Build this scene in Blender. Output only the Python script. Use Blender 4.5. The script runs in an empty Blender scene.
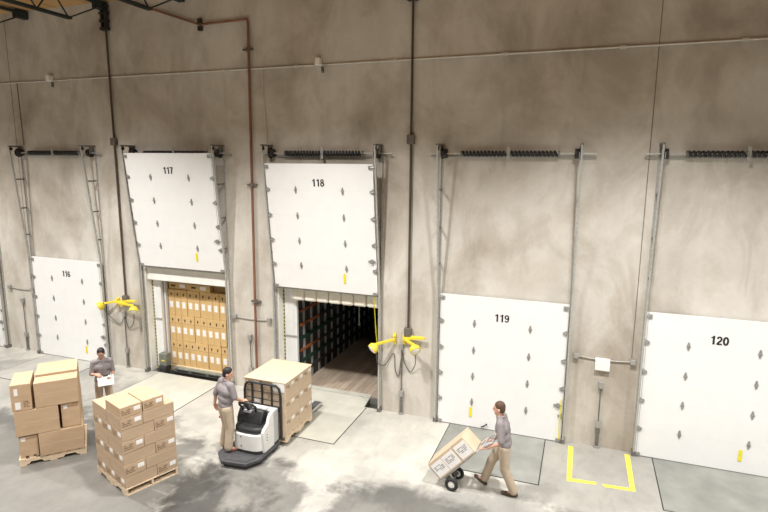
import bpy, math, random
from mathutils import Vector, Matrix
random.seed(7)
PI = math.pi
SC = bpy.context.scene
COL = SC.collection

# ---------------------------------------------------------------- materials
def _new(name):
    m = bpy.data.materials.new(name); m.use_nodes = True
    nt = m.node_tree; b = nt.nodes['Principled BSDF']
    return m, nt, b

def mat(name, col, rough=0.6, metal=0.0, var=0.0, scale=6.0, stretch=(1, 1, 1), bump=0.0, spec=0.5, trans=0.0):
    m, nt, b = _new(name)
    b.inputs['Roughness'].default_value = rough
    b.inputs['Metallic'].default_value = metal
    b.inputs['Specular IOR Level'].default_value = spec
    b.inputs['Base Color'].default_value = (*col, 1)
    if trans: b.inputs['Transmission Weight'].default_value = trans
    if var or bump:
        tc = nt.nodes.new('ShaderNodeTexCoord'); mp = nt.nodes.new('ShaderNodeMapping')
        mp.inputs['Scale'].default_value = stretch
        nz = nt.nodes.new('ShaderNodeTexNoise'); nz.inputs['Scale'].default_value = scale; nz.inputs['Detail'].default_value = 6
        nt.links.new(tc.outputs['Object'], mp.inputs['Vector']); nt.links.new(mp.outputs[0], nz.inputs['Vector'])
        if var:
            cr = nt.nodes.new('ShaderNodeValToRGB')
            cr.color_ramp.elements[0].position = .3; cr.color_ramp.elements[1].position = .7
            cr.color_ramp.elements[0].color = (*[c * (1 - var) for c in col], 1)
            cr.color_ramp.elements[1].color = (*[min(1, c * (1 + var)) for c in col], 1)
            nt.links.new(nz.outputs['Fac'], cr.inputs['Fac']); nt.links.new(cr.outputs['Color'], b.inputs['Base Color'])
        if bump:
            bp = nt.nodes.new('ShaderNodeBump'); bp.inputs['Strength'].default_value = bump; bp.inputs['Distance'].default_value = .02
            nt.links.new(nz.outputs['Fac'], bp.inputs['Height']); nt.links.new(bp.outputs[0], b.inputs['Normal'])
    return m

def noise(nt, vec, scale, detail=5, rough=.55, stretch=(1, 1, 1), dist=0.0):
    mp = nt.nodes.new('ShaderNodeMapping'); mp.inputs['Scale'].default_value = stretch
    n = nt.nodes.new('ShaderNodeTexNoise'); n.inputs['Scale'].default_value = scale
    n.inputs['Detail'].default_value = detail; n.inputs['Roughness'].default_value = rough; n.inputs['Distortion'].default_value = dist
    nt.links.new(vec, mp.inputs['Vector']); nt.links.new(mp.outputs[0], n.inputs['Vector'])
    return n.outputs['Fac']

def ramp(nt, fac, stops):
    cr = nt.nodes.new('ShaderNodeValToRGB'); el = cr.color_ramp.elements
    el[0].position, el[0].color = stops[0][0], (*stops[0][1], 1)
    el[1].position, el[1].color = stops[-1][0], (*stops[-1][1], 1)
    for p, c in stops[1:-1]:
        e = el.new(p); e.color = (*c, 1)
    nt.links.new(fac, cr.inputs['Fac']); return cr.outputs['Color']

def mult(nt, a, b_, fac=1.0, mode='MULTIPLY'):
    mx = nt.nodes.new('ShaderNodeMix'); mx.data_type = 'RGBA'; mx.blend_type = mode
    mx.inputs['Factor'].default_value = fac
    nt.links.new(a, mx.inputs['A']); nt.links.new(b_, mx.inputs['B']); return mx.outputs['Result']

def concrete_wall():
    m, nt, b = _new('tilt_up_concrete')
    tc = nt.nodes.new('ShaderNodeTexCoord').outputs['Object']
    g = lambda v: (v, v, v)
    base = ramp(nt, noise(nt, tc, .55, 6, .6), [(.32, (.60, .565, .505)), (.52, (.68, .645, .58)), (.7, (.74, .705, .645))])
    # old grime in clouds with outlines of their own
    st = ramp(nt, noise(nt, tc, .42, 5, .6, (1, 1, .8), .6), [(.44, g(1)), (.54, (.88, .86, .835)), (.66, (.70, .66, .62))])
    st2 = ramp(nt, noise(nt, tc, 1.15, 5, .62, (1, 1, .55), .9), [(.48, g(1)), (.62, (.87, .855, .84))])
    run = ramp(nt, noise(nt, tc, 1.6, 5, .6, (1, 1, .12)), [(.30, g(.90)), (.62, g(1))])
    fine = ramp(nt, noise(nt, tc, 9, 6, .7), [(.3, g(.93)), (.7, g(1.0))])
    c = mult(nt, mult(nt, mult(nt, mult(nt, base, st), st2), run), fine)
    nt.links.new(c, b.inputs['Base Color'])
    b.inputs['Roughness'].default_value = .9; b.inputs['Specular IOR Level'].default_value = .2
    bp = nt.nodes.new('ShaderNodeBump'); bp.inputs['Strength'].default_value = .15; bp.inputs['Distance'].default_value = .01
    nt.links.new(noise(nt, tc, 14, 6), bp.inputs['Height']); nt.links.new(bp.outputs[0], b.inputs['Normal'])
    return m

def concrete_floor():
    m, nt, b = _new('polished_concrete')
    tc = nt.nodes.new('ShaderNodeTexCoord').outputs['Object']
    g = lambda v: (v, v, v)
    # pale slabs with broad grey patches, mostly from traffic
    base = ramp(nt, noise(nt, tc, .5, 5, .5, (1, 1, 1), .5), [(.34, (.42, .41, .375)), (.5, (.515, .50, .45)), (.66, (.58, .56, .50))])
    cl = ramp(nt, noise(nt, tc, 1.5, 6, .65), [(.32, g(.84)), (.6, g(1))])
    scuff = ramp(nt, noise(nt, tc, 5, 6, .7, (1, .35, 1), .6), [(.33, g(.88)), (.5, g(1))])
    c = mult(nt, mult(nt, base, cl), scuff)
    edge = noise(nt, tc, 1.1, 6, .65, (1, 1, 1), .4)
    for (px, py, rx, ry, dark) in ((-6.9, -5.3, 4.0, 2.3, .38), (-2.75, -4.3, 1.2, 1.1, .42), (.6, -3.8, 1.5, .75, .44), (3.5, -1.0, 1.3, 1.6, .68), (2.2, -3.2, 2.6, .6, .66), (-11, -2.2, 3.4, 1.6, .66), (-6.3, -3.2, .8, .5, .7)):  # second patch paints the pallet truck's shade into the floor, with blotchy stains
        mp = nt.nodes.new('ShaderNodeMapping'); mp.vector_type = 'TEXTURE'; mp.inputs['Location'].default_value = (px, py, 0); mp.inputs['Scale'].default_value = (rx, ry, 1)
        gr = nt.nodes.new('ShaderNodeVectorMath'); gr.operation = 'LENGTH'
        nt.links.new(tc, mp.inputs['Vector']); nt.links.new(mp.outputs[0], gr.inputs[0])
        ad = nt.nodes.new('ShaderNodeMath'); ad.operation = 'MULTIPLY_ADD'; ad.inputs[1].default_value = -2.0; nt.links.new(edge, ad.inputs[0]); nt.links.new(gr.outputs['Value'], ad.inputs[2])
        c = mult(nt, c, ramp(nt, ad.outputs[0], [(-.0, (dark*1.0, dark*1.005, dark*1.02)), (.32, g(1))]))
    nt.links.new(c, b.inputs['Base Color'])
    r = nt.nodes.new('ShaderNodeMapRange'); r.inputs['To Min'].default_value = .28; r.inputs['To Max'].default_value = .5
    nt.links.new(noise(nt, tc, 1.2, 4), r.inputs['Value']); nt.links.new(r.outputs[0], b.inputs['Roughness'])
    b.inputs['Specular IOR Level'].default_value = .45
    return m

def planks(name, c0, c1, width, axis='X', rough=.7):
    m, nt, b = _new(name)
    tc = nt.nodes.new('ShaderNodeTexCoord').outputs['Object']
    sp = nt.nodes.new('ShaderNodeSeparateXYZ'); nt.links.new(tc, sp.inputs[0])
    d = nt.nodes.new('ShaderNodeMath'); d.operation = 'DIVIDE'; d.inputs[1].default_value = width
    nt.links.new(sp.outputs[axis], d.inputs[0])
    fl = nt.nodes.new('ShaderNodeMath'); fl.operation = 'FLOOR'; nt.links.new(d.outputs[0], fl.inputs[0])
    wn = nt.nodes.new('ShaderNodeTexWhiteNoise'); wn.noise_dimensions = '1D'; nt.links.new(fl.outputs[0], wn.inputs['W'])
    col = ramp(nt, wn.outputs['Value'], [(0, c0), (1, c1)])
    fr = nt.nodes.new('ShaderNodeMath'); fr.operation = 'FRACT'; nt.links.new(d.outputs[0], fr.inputs[0])
    gap = ramp(nt, fr.outputs[0], [(.0, (.25, .25, .25)), (.06, (1, 1, 1))])
    grain = ramp(nt, noise(nt, tc, 5, 6, .6, (6, .5, 1) if axis == 'X' else (.5, 6, 1)), [(.3, (.7, .7, .7)), (.7, (1, 1, 1))])
    nt.links.new(mult(nt, mult(nt, col, gap), grain), b.inputs['Base Color'])
    b.inputs['Roughness'].default_value = rough
    return m

K = {}
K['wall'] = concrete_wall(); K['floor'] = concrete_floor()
K['deck'] = planks('plywood_roof_deck', (.55, .32, .13), (.66, .41, .18), 1.22, 'X')
K['tfloor'] = planks('trailer_floor_planks', (.48, .38, .29), (.62, .50, .39), .16, 'X')
K['white'] = mat('white_door_paint', (.83, .83, .82), .45, 0, .02, 3)
K['jamb'] = mat('white_jamb_paint', (.86, .85, .80), .5, 0, .04, 4)
K['pad'] = mat('cream_vinyl_pad', (.83, .80, .70), .5, 0, .06, 8, bump=.2)
K['sidepad'] = mat('white_vinyl_panel', (.82, .83, .82), .45, 0, .06, 4)
K['groove'] = mat('door_joint_grey', (.76, .76, .755), .6, 0, .05, 4)
K['galv'] = mat('galvanized_steel', (.52, .52, .495), .45, .5, .15, 20)
K['galvdark'] = mat('dull_steel', (.20, .195, .18), .5, .5, .2, 12)
K['hinge'] = mat('zinc_hinge', (.36, .36, .35), .4, .6, .1, 20)
K['ink'] = mat('black_ink', (.015, .015, .015), .6, 0, .1, 10)
K['black'] = mat('black_paint', (.018, .018, .018), .5, 0, .2, 10)
K['joist'] = mat('joist_primer', (.012, .022, .022), .6, 0, .3, 5)
K['yellow'] = mat('yellow_paint', (.84, .65, .05), .45, 0, .06, 10)
K['strap'] = mat('lemon_strap', (.82, .72, .03), .5, 0, .06, 10)
K['tape'] = mat('yellow_floor_tape', (.80, .69, .09), .6, 0, .12, 12)
K['cord'] = mat('grey_cord', (.10, .095, .09), .6, 0, .1, 10)
K['rust'] = mat('red_oxide_pipe', (.24, .11, .065), .6, .1, .25, 3, (1, 1, .4))
K['bronze'] = mat('dark_brown_conduit', (.085, .065, .045), .6, .2, .2, 6)
K['palepipe'] = mat('pale_conduit', (.62, .60, .55), .5, .1, .08, 10)
K['box'] = mat('junction_box_grey', (.36, .35, .33), .5, .3, .12, 10)
K['boxdark'] = mat('weathered_box', (.15, .135, .115), .6, .2, .2, 10)
K['lens'] = mat('white_plastic', (.86, .85, .80), .4, 0, .03, 10)
K['joint'] = mat('joint_sealant', (.20, .175, .145), .9, 0, .15, 5)
K['fjoint'] = mat('floor_saw_cut', (.20, .195, .18), .9, 0, .2, 5)
K['steelplate'] = mat('leveler_plate_worn', (.27, .275, .25), .42, .15, .22, 1.6)
K['creamplate'] = mat('leveler_plate_cream', (.53, .52, .45), .5, 0, .08, 2.5)
K['plainplate'] = mat('leveler_plate_plain', (.40, .395, .36), .45, .05, .15, 2)
K['pit'] = mat('pit_black', (.03, .03, .028), .8, 0, .2, 4)
K['card'] = mat('kraft_cardboard', (.50, .36, .235), .85, 0, .07, 3, (1, 1, 3), spec=.15)
K['card2'] = mat('kraft_cardboard_pale', (.485, .36, .25), .85, 0, .06, 3, (1, 1, 3), spec=.15)
K['card3'] = mat('kraft_cardboard_gold', (.63, .43, .20), .85, 0, .07, 3, (1, 1, 3), spec=.15)
K['cardlite'] = mat('kraft_cardboard_fresh', (.60, .475, .345), .85, 0, .05, 3, (1, 1, 3), spec=.15)
K['packtape'] = mat('packing_tape', (.52, .39, .26), .3, 0, .06, 6)
K['print'] = mat('brown_print', (.22, .145, .085), .85, 0, .2, 20)
K['slot'] = mat('hand_hole_dark', (.05, .03, .018), .9, 0, .1, 10)
K['paper'] = mat('white_paper', (.84, .82, .80), .7, 0, .03, 14)
K['pwood'] = mat('pallet_pine', (.68, .54, .38), .8, 0, .16, 5, (1, 6, 6))
K['trailwhite'] = mat('trailer_white_paint', (.72, .70, .68), .4, 0, .06, 4)
K['trailgrey'] = mat('trailer_frame_grey', (.19, .20, .17), .55, .3, .3, 6)
K['sill'] = mat('cream_sill', (.70, .60, .42), .6, 0, .1, 5)
K['liner'] = mat('trailer_liner_dark', (.045, .043, .042), .6, 0, .3, 3)
K['post'] = mat('pale_logistic_post', (.40, .42, .40), .5, .2, .15, 8)
K['railgreen'] = mat('dark_green_rail', (.012, .05, .032), .6, 0, .3, 6)
K['railorange'] = mat('rusty_orange_rail', (.34, .10, .03), .6, 0, .4, 3)
K['rubber'] = mat('black_rubber', (.02, .02, .02), .75, 0, .2, 12)
K['chassis'] = mat('white_truck_cover', (.74, .74, .72), .4, 0, .04, 5)
K['battery'] = mat('light_grey_cover', (.45, .46, .46), .45, 0, .05, 6)
K['charcoal'] = mat('charcoal_platform', (.055, .055, .06), .65, 0, .25, 12)
K['padblack'] = mat('black_padding', (.022, .023, .024), .5, 0, .2, 8)
K['chrome'] = mat('bright_steel', (.60, .61, .61), .3, .8, .08, 12)
K['alum'] = mat('aluminium', (.62, .63, .64), .35, .7, .08, 12)
K['red'] = mat('red_plastic', (.55, .04, .04), .45, 0, .05, 10)
K['skin'] = mat('skin_light', (.62, .36, .26), .55, 0, .06, 9)
K['skin2'] = mat('skin_tan', (.50, .29, .20), .55, 0, .06, 9)
K['shirt'] = mat('grey_work_shirt', (.25, .225, .23), .85, 0, .12, 7, bump=.25)
K['khaki'] = mat('khaki_trousers', (.48, .39, .29), .85, 0, .12, 6, bump=.3)
K['hairbrown'] = mat('short_brown_hair', (.085, .045, .025), .7, 0, .3, 30)
K['hairblack'] = mat('black_hair', (.014, .012, .012), .6, 0, .3, 30)
K['shoe'] = mat('dark_brown_leather', (.075, .045, .03), .5, 0, .2, 10)
K['shoered'] = mat('reddish_brown_leather', (.20, .075, .045), .5, 0, .2, 10)
K['eye'] = mat('eye_dark', (.02, .015, .012), .3, 0, .1, 10)
K['lip'] = mat('lip_tone', (.42, .18, .14), .5, 0, .05, 10)

# ---------------------------------------------------------------- mesh builder
def V(*a): return Vector(a)
class MB:
    def __init__(s): s.v = []; s.f = []
    def add(s, vs, fs):
        o = len(s.v); s.v += [tuple(x) for x in vs]; s.f += [tuple(i + o for i in f) for f in fs]; return s
    def box(s, c, d, R=None):
        c = Vector(c); h = [x / 2 for x in d]
        vs = []
        for x, y, z in [(-1,-1,-1),(1,-1,-1),(1,1,-1),(-1,1,-1),(-1,-1,1),(1,-1,1),(1,1,1),(-1,1,1)]:
            p = Vector((x*h[0], y*h[1], z*h[2]))
            if R is not None: p = R @ p
            vs.append(c + p)
        return s.add(vs, [(0,3,2,1),(4,5,6,7),(0,1,5,4),(1,2,6,5),(2,3,7,6),(3,0,4,7)])
    def bb(s, a, b):
        return s.box([(a[i]+b[i])/2 for i in range(3)], [abs(b[i]-a[i]) for i in range(3)])
    def prism(s, poly, h0, h1, axis='z'):
        def P(a, b, h): return {'z': (a, b, h), 'y': (a, h, b), 'x': (h, a, b)}[axis]
        n = len(poly)
        area = sum(poly[i][0]*poly[(i+1)%n][1]-poly[(i+1)%n][0]*poly[i][1] for i in range(n))
        pol = list(poly) if area > 0 else list(poly)[::-1]
        vs = [P(a, b, h0) for a, b in pol] + [P(a, b, h1) for a, b in pol]
        fs = [tuple(range(n))[::-1], tuple(range(n, 2*n))] + [(i, (i+1) % n, n+(i+1) % n, n+i) for i in range(n)]
        if axis == 'y': fs = [f[::-1] for f in fs]
        if h1 < h0: fs = [f[::-1] for f in fs]
        return s.add(vs, fs)
    def tube(s, pts, r, n=8, closed=False, rr=None):
        pts = [Vector(p) for p in pts]; m = len(pts); rings = []
        up = None
        for i, p in enumerate(pts):
            if closed: t = pts[(i+1) % m] - pts[i-1]
            else: t = pts[min(i+1, m-1)] - pts[max(i-1, 0)]
            t.normalize()
            if up is None:
                up = Vector((0,0,1)) if abs(t.z) < .9 else Vector((1,0,0))
            a = up - t * up.dot(t)
            if a.length < 1e-5: a = t.orthogonal()
            a.normalize(); b = t.cross(a); up = a
            q = rr[i] if rr else r
            rings.append([p + (a*math.cos(2*PI*k/n) + b*math.sin(2*PI*k/n))*q for k in range(n)])
        vs = [v for R in rings for v in R]; fs = []
        for i in range(m if closed else m-1):
            j = (i+1) % m
            for k in range(n):
                l = (k+1) % n
                fs.append((i*n+k, i*n+l, j*n+l, j*n+k))
        if not closed:
            fs.append(tuple(range(n))[::-1]); fs.append(tuple((m-1)*n+k for k in range(n)))
        return s.add(vs, fs)
    def cyl(s, a, b, r, n=14, r1=None): return s.tube([a, b], r, n, rr=[r, r if r1 is None else r1])
    def ell(s, c, rad, R=None, nu=16, nv=10):
        c = Vector(c); vs = []; fs = []
        for j in range(1, nv):
            th = PI*j/nv
            for i in range(nu):
                ph = 2*PI*i/nu
                p = Vector((rad[0]*math.sin(th)*math.cos(ph), rad[1]*math.sin(th)*math.sin(ph), rad[2]*math.cos(th)))
                if R is not None: p = R @ p
                vs.append(c+p)
        t = Vector((0,0,rad[2])); 
        if R is not None: t = R @ t
        vs += [c+t, c-t]; T = len(vs)-2; B = T+1
        for j in range(nv-2):
            for i in range(nu):
                k = (i+1) % nu
                fs.append((j*nu+i, (j+1)*nu+i, (j+1)*nu+k, j*nu+k))
        for i in range(nu):
            k = (i+1) % nu
            fs.append((T, i, k)); fs.append((B, (nv-2)*nu+k, (nv-2)*nu+i))
        return s.add(vs, fs)
    def cap(s, a, ra, b, rb, n=12):
        """closed tapered capsule"""
        a = Vector(a); b = Vector(b); d = b-a; L = d.length
        t = d.normalized() if L > 1e-6 else Vector((0,0,1))
        pts = []; rr = []
        for k in range(5):
            th = -PI/2 + (PI/2)*k/4
            pts.append(a + t*ra*math.sin(th)*1.0); rr.append(max(1e-4, ra*math.cos(th)))
        for k in range(5):
            th = (PI/2)*k/4
            pts.append(b + t*rb*math.sin(th)); rr.append(max(1e-4, rb*math.cos(th)))
        x = t.orthogonal().normalized(); y = t.cross(x); vs = []; fs = []
        for p, q in zip(pts, rr): vs += [p + (x*math.cos(2*PI*k/n)+y*math.sin(2*PI*k/n))*q for k in range(n)]
        m = len(pts)
        for i in range(m-1):
            for k in range(n):
                l = (k+1) % n
                fs.append((i*n+k, i*n+l, (i+1)*n+l, (i+1)*n+k))
        fs.append(tuple(range(n))[::-1]); fs.append(tuple((m-1)*n+k for k in range(n)))
        return s.add(vs, fs)
    def mesh(s, name, m, smooth=True):
        me = bpy.data.meshes.new(name); me.from_pydata(s.v, [], s.f); me.update()
        if m: me.materials.append(K[m] if isinstance(m, str) else m)
        if smooth:
            for p in me.polygons: p.use_smooth = True
            me.set_sharp_from_angle(angle=math.radians(38))
        return me
    def obj(s, name, m, parent=None, loc=(0,0,0), rotz=0, bevel=0):
        o = bpy.data.objects.new(name, s.mesh(name, m)); COL.objects.link(o)
        o.parent = parent; o.location = loc; o.rotation_euler = (0, 0, rotz)
        if bevel:
            b = o.modifiers.new('bevel', 'BEVEL'); b.width = bevel; b.segments = 2; b.limit_method = 'ANGLE'; b.angle_limit = math.radians(40)
        return o

def tag(o, label, cat, group=None):
    o['label'] = label; o['category'] = cat
    if group: o['group'] = group
    return o
def thing(name, label, cat, loc=(0,0,0), rotz=0, group=None):
    o = bpy.data.objects.new(name, None); COL.objects.link(o); o.empty_display_size = .1
    o.location = loc; o.rotation_euler = (0, 0, rotz)
    return tag(o, label, cat, group)
def struct(o): o['kind'] = 'structure'; return o
def dup(o, parent=None):
    c = o.copy(); COL.objects.link(c); c.parent = parent
    for ch in list(o.children): dup(ch, c)
    return c

def baked(mb, name, m, voxel, smooth_it=4, parent=None):
    """voxel-union the closed pieces of mb into one continuous surface"""
    tmp = bpy.data.objects.new('tmp', mb.mesh('tmp', None, False)); COL.objects.link(tmp)
    r = tmp.modifiers.new('r', 'REMESH'); r.mode = 'VOXEL'; r.voxel_size = voxel
    s_ = tmp.modifiers.new('s', 'SMOOTH'); s_.iterations = smooth_it; s_.factor = .5
    dg = bpy.context.evaluated_depsgraph_get(); dg.update()
    me = bpy.data.meshes.new_from_object(tmp.evaluated_get(dg), depsgraph=dg)
    bpy.data.objects.remove(tmp)
    me.name = name; me.materials.clear(); me.materials.append(K[m])
    for p in me.polygons: p.use_smooth = True
    o = bpy.data.objects.new(name, me); COL.objects.link(o); o.parent = parent
    return o

# ---------------------------------------------------------------- camera (solved from the dock doors)
cam = bpy.data.cameras.new('camera'); co = bpy.data.objects.new('camera', cam); COL.objects.link(co)
r = Vector((0.93899405, 0.34385691, 0.00725197)); u = Vector((-0.06501255, 0.15675011, 0.98549621)); f = Vector((-0.33773293, 0.92584655, -0.16954244))
co.matrix_world = Matrix(((r.x, u.x, -f.x, 2.9067), (r.y, u.y, -f.y, -11.7928), (r.z, u.z, -f.z, 5.9836), (0, 0, 0, 1)))
cam.sensor_width = 36; cam.lens = 547.3385*36/768; cam.clip_end = 200
SC.camera = co

P = 4.2527; W = 2.74; H = 3.08
DX = {n: (n-119)*P for n in (115, 116, 117, 118, 119, 120)}
TH = math.atan(.37/3.25)                       # lean of the upper tracks away from the wall
WT = .22                                       # wall thickness

# ---------------------------------------------------------------- the setting
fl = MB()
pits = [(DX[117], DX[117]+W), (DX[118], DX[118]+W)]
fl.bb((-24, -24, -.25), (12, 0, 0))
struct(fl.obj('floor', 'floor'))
w = MB()
xs = [-24]
for n in (117, 118): xs += [DX[n], DX[n]+W]
xs += [12]
for a, b in ((xs[0], xs[1]), (xs[2], xs[3]), (xs[4], xs[5])): w.bb((a, 0, -.25), (b, WT, 11.2))
for a, b in ((xs[1], xs[2]), (xs[3], xs[4])): w.bb((a, 0, 3.05), (b, WT, 11.2))
struct(w.obj('wall_back', 'wall'))
ce = MB(); ce.box((-6, -12, 10.12), (36, 24, .12))
struct(ce.obj('ceiling', 'deck'))
for i, (x, z0, z1) in enumerate(((-13.0, 0, 9.9), (4.02, 2.06, 10))):
    struct(MB().bb((x-.008, -.004, z0+.002), (x+.008, .01, z1)).obj('trim_%d' % (i+1), 'joint'))
fj = [((-.62, -3.2), (-.62, -9)), ((-4.9, -6.2), (-4.9, -12))]
for i, (a, b) in enumerate(fj):
    struct(MB().bb((min(a[0], b[0])-.007, min(a[1], b[1])-.007, -.01), (max(a[0], b[0])+.007, max(a[1], b[1])+.007, .0025)).obj('floor_%d' % (i+2), 'fjoint'))

# roof joists at the left
def joist(x, label):
    t = thing('roof_joist', label, 'roof joist', (x, 0, 0), 0, 'open web roof joists')
    for nm, y0, z in (('top_chord', -.02, 9.98), ('bottom_chord', -1.1, 9.40)):
        m = MB()
        for s in (-1, 1): m.bb((s*.02, -12, z-.032), (s*.06, y0, z+.032))
        m.obj(nm, 'joist', t)
    k = 0; y = -1.15
    MB().tube([(0, -.12, 9.93), (0, -1.15, 9.40)], .018, 6).obj('web', 'joist', t)
    while y > -9:
        MB().tube([(0, y, 9.40), (0, y-.42, 9.95)], .02, 6).obj('web', 'joist', t)
        MB().tube([(0, y-.42, 9.95), (0, y-.84, 9.40)], .02, 6).obj('web', 'joist', t)
        y -= .84
    MB().bb((-.09, -.35, 9.83), (.09, -.012, 10.03)).obj('bearing_seat', 'joist', t)
joist(-9.22, 'black open web joist bearing on the wall above the ribbed black clamp')
joist(-12.1, 'black open web joist in the extreme upper left corner')
joist(-6.75, 'black open web joist at the top edge right of the ribbed black clamp')

# ---------------------------------------------------------------- dock doors
def ribbon(m, pts, wd, y0, y1, closed=False):
    n = len(pts); P2 = [Vector((p[0], p[1])) for p in pts]; L = []; R = []
    for i in range(n):
        if closed: d = P2[(i+1) % n]-P2[i-1]
        else: d = P2[min(i+1, n-1)]-P2[max(i-1, 0)]
        d.normalize(); q = Vector((-d.y, d.x))*wd/2; L.append(P2[i]+q); R.append(P2[i]-q)
    vs = []
    for i in range(n): vs += [(L[i].x, y0, L[i].y), (R[i].x, y0, R[i].y), (R[i].x, y1, R[i].y), (L[i].x, y1, L[i].y)]
    fs = []
    for i in range(n if closed else n-1):
        j = (i+1) % n
        for k in range(4): fs.append((i*4+k, i*4+(k+1) % 4, j*4+(k+1) % 4, j*4+k))
    if not closed: fs += [(3, 2, 1, 0), ((n-1)*4, (n-1)*4+1, (n-1)*4+2, (n-1)*4+3)]
    m.add(vs, fs)
def make_number(txt, parent, x, z):
    """bold sans numerals, .17 m tall, built as flat strokes"""
    h = .17; wd = .034; y0, y1 = -.0065, -.0015; adv = .108; rw = .037
    def arc(cx, cz, rx, rz, a0, a1, n=14): return [(cx+rx*math.cos(math.radians(a0+(a1-a0)*k/n)), cz+rz*math.sin(math.radians(a0+(a1-a0)*k/n))) for k in range(n+1)]
    m = MB(); X = x-adv*len(txt)/2
    for ch in txt:
        c = X+adv/2; r2 = .038
        if ch == '1':
            ribbon(m, [(c+.012, z), (c+.012, z+h)], wd, y0, y1); ribbon(m, [(c+.012, z+h-.014), (c-.008, z+h-.03), (c-.034, z+h-.037)], .02, y0, y1)
        elif ch == '7':
            ribbon(m, [(c-.045, z+h-.014), (c+.045, z+h-.014)], .027, y0, y1); ribbon(m, [(c+.03, z+h-.02), (c+.002, z+.08), (c-.012, z)], wd, y0, y1)
        elif ch == '2':
            ribbon(m, [(c-.035, z+h-.05), (c-.026, z+h-.025), (c, z+h-.014), (c+.026, z+h-.026), (c+.034, z+h-.052), (c+.022, z+.085), (c-.012, z+.052), (c-.032, z+.016)], .03, y0, y1)
            ribbon(m, [(c-.046, z+.014), (c+.046, z+.014)], .028, y0, y1)
        elif ch == '0': ribbon(m, arc(c, z+h/2, .035, h/2-.014, 0, 345, 22), wd, y0, y1, True)
        elif ch == '8':
            ribbon(m, arc(c, z+h-.044, .030, .031, 0, 342, 18), .026, y0, y1, True); ribbon(m, arc(c, z+.05, .036, .037, 0, 342, 18), .028, y0, y1, True)
        elif ch in '69':
            k = 1 if ch == '6' else -1; zc = z+h/2
            pt = lambda L: [(c+k*(a-c), zc+k*(b-zc)) for a, b in L]
            ribbon(m, pt(arc(c, z+.052, .035, .038, 0, 342, 18)), .028, y0, y1, True)
            ribbon(m, pt([(c-.036, z+.052), (c-.037, z+.09), (c-.028, z+.132), (c-.006, z+h-.014), (c+.018, z+h-.018), (c+.034, z+h-.04)]), .027, y0, y1)
        X += adv
    return m.obj('door_number', 'ink', parent)

def dock_door(n, z0, tilt, label, hx=.78, yx=1.92, num=True, extra=False):
    """local frame: x across, y=0 front face, z up from the bottom edge"""
    t = thing('dock_door', label, 'dock door', (DX[n]+.01-(.04 if n == 120 else 0), -.10 if not tilt else -.115, z0), 0, 'numbered sectional dock doors')
    t.rotation_euler = (TH if tilt else 0, 0, 0)
    sh = H/5
    for k in range(5):
        m = MB(); a, b = k*sh + (.022 if k == 0 else .002), (k+1)*sh-.002
        m.prism([(0, a), (0, b), (.05, b), (.05, a)], .0, W, 'x')
        m.obj('door_section', 'white', t)
    j = MB()
    for k in range(1, 5): j.bb((.01, .0015, k*sh-.004), (W-.01, .04, k*sh+.004))
    j.obj('section_joint', 'groove', t)
    MB().bb((0, .004, -.012), (W, .046, .024)).obj('bottom_seal', 'galvdark', t)
    def hinge(x, z, s=1):
        m = MB(); m.prism([(x-.032*s, z), (x-.012*s, z-.085*s), (x+.012*s, z-.085*s), (x+.032*s, z), (x+.012*s, z+.085*s), (x-.012*s, z+.085*s)], -.012, -.003, 'y')
        m.cyl((x-.035, -.014, z), (x+.035, -.014, z), .011, 8)
        m.obj('hinge', 'hinge', t)
    for k in range(1, 5):
        for x in (.78, 1.98): hinge(x, k*sh)
        for x, s in ((.055, 1), (W-.055, -1)):
            m = MB(); m.prism([(x-.05*s, k*sh-.06), (x+.035*s, k*sh-.02), (x+.035*s, k*sh+.02), (x-.05*s, k*sh+.06)], -.03, -.003, 'y')
            m.cyl((x-.09*s, -.02, k*sh), (x, -.02, k*sh), .015, 8)
            m.obj('roller_hinge', 'hinge', t)
    for z in (.06, H-.07):
        for x, s in ((.055, 1), (W-.055, -1)):
            m = MB(); m.bb((x-.05, -.03, z-.045), (x+.04, -.003, z+.03)); m.cyl((x-.09*s, -.02, z), (x, -.02, z), .015, 8)
            m.obj('corner_bracket', 'hinge', t)
    m = MB(); m.bb((W-.19, -.03, .83), (W-.02, -.004, .87)); m.bb((W-.13, -.045, .80), (W-.07, -.004, .90)); m.obj('slide_lock', 'hinge', t)
    if num: make_number(str(n), t, 1.37 if n != 120 else 1.29, 2.56)
    MB().bb((yx-.03, -.014, .26), (yx+.03, -.004, .49)).obj('yellow_pull_strap', 'strap', t)['label'] = 'yellow pull strap'
    if extra:
        m = MB(); m.tube([(1.02, -.02, .06), (1.08, -.05, .10), (1.15, -.02, .15)], .014, 8); m.obj('lift_handle', 'black', t)['label'] = 'black lift handle'
    if n in (118, 119):
        x = W-.035; pts = [(x, -.02, 1.0), (x-.01, -.03, .55), (x, -.02, .05)] if n == 119 else [(x-.07, .02, .0), (x-.075, .08, -1.0), (x-.06, .14, -1.5)]
        MB().tube(pts, .011, 6).obj('pull_rope', 'strap', t)['label'] = 'yellow pull rope'
    return t
dock_door(115, 0, False, 'closed white dock door cut off by the left edge of the photo', num=False)
dock_door(116, 0, False, 'closed white dock door 116 behind the standing man with papers')
dock_door(117, 3.10, True, 'raised white dock door 117 above the trailer full of cartons')
dock_door(118, 2.87, True, 'raised white dock door 118 above the empty dark trailer')
dock_door(119, 0, False, 'closed white dock door 119 behind the man with the hand truck', yx=.76, extra=True)
dock_door(120, 0, False, 'closed white dock door 120 at the right edge of the photo', yx=1.86)

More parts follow.
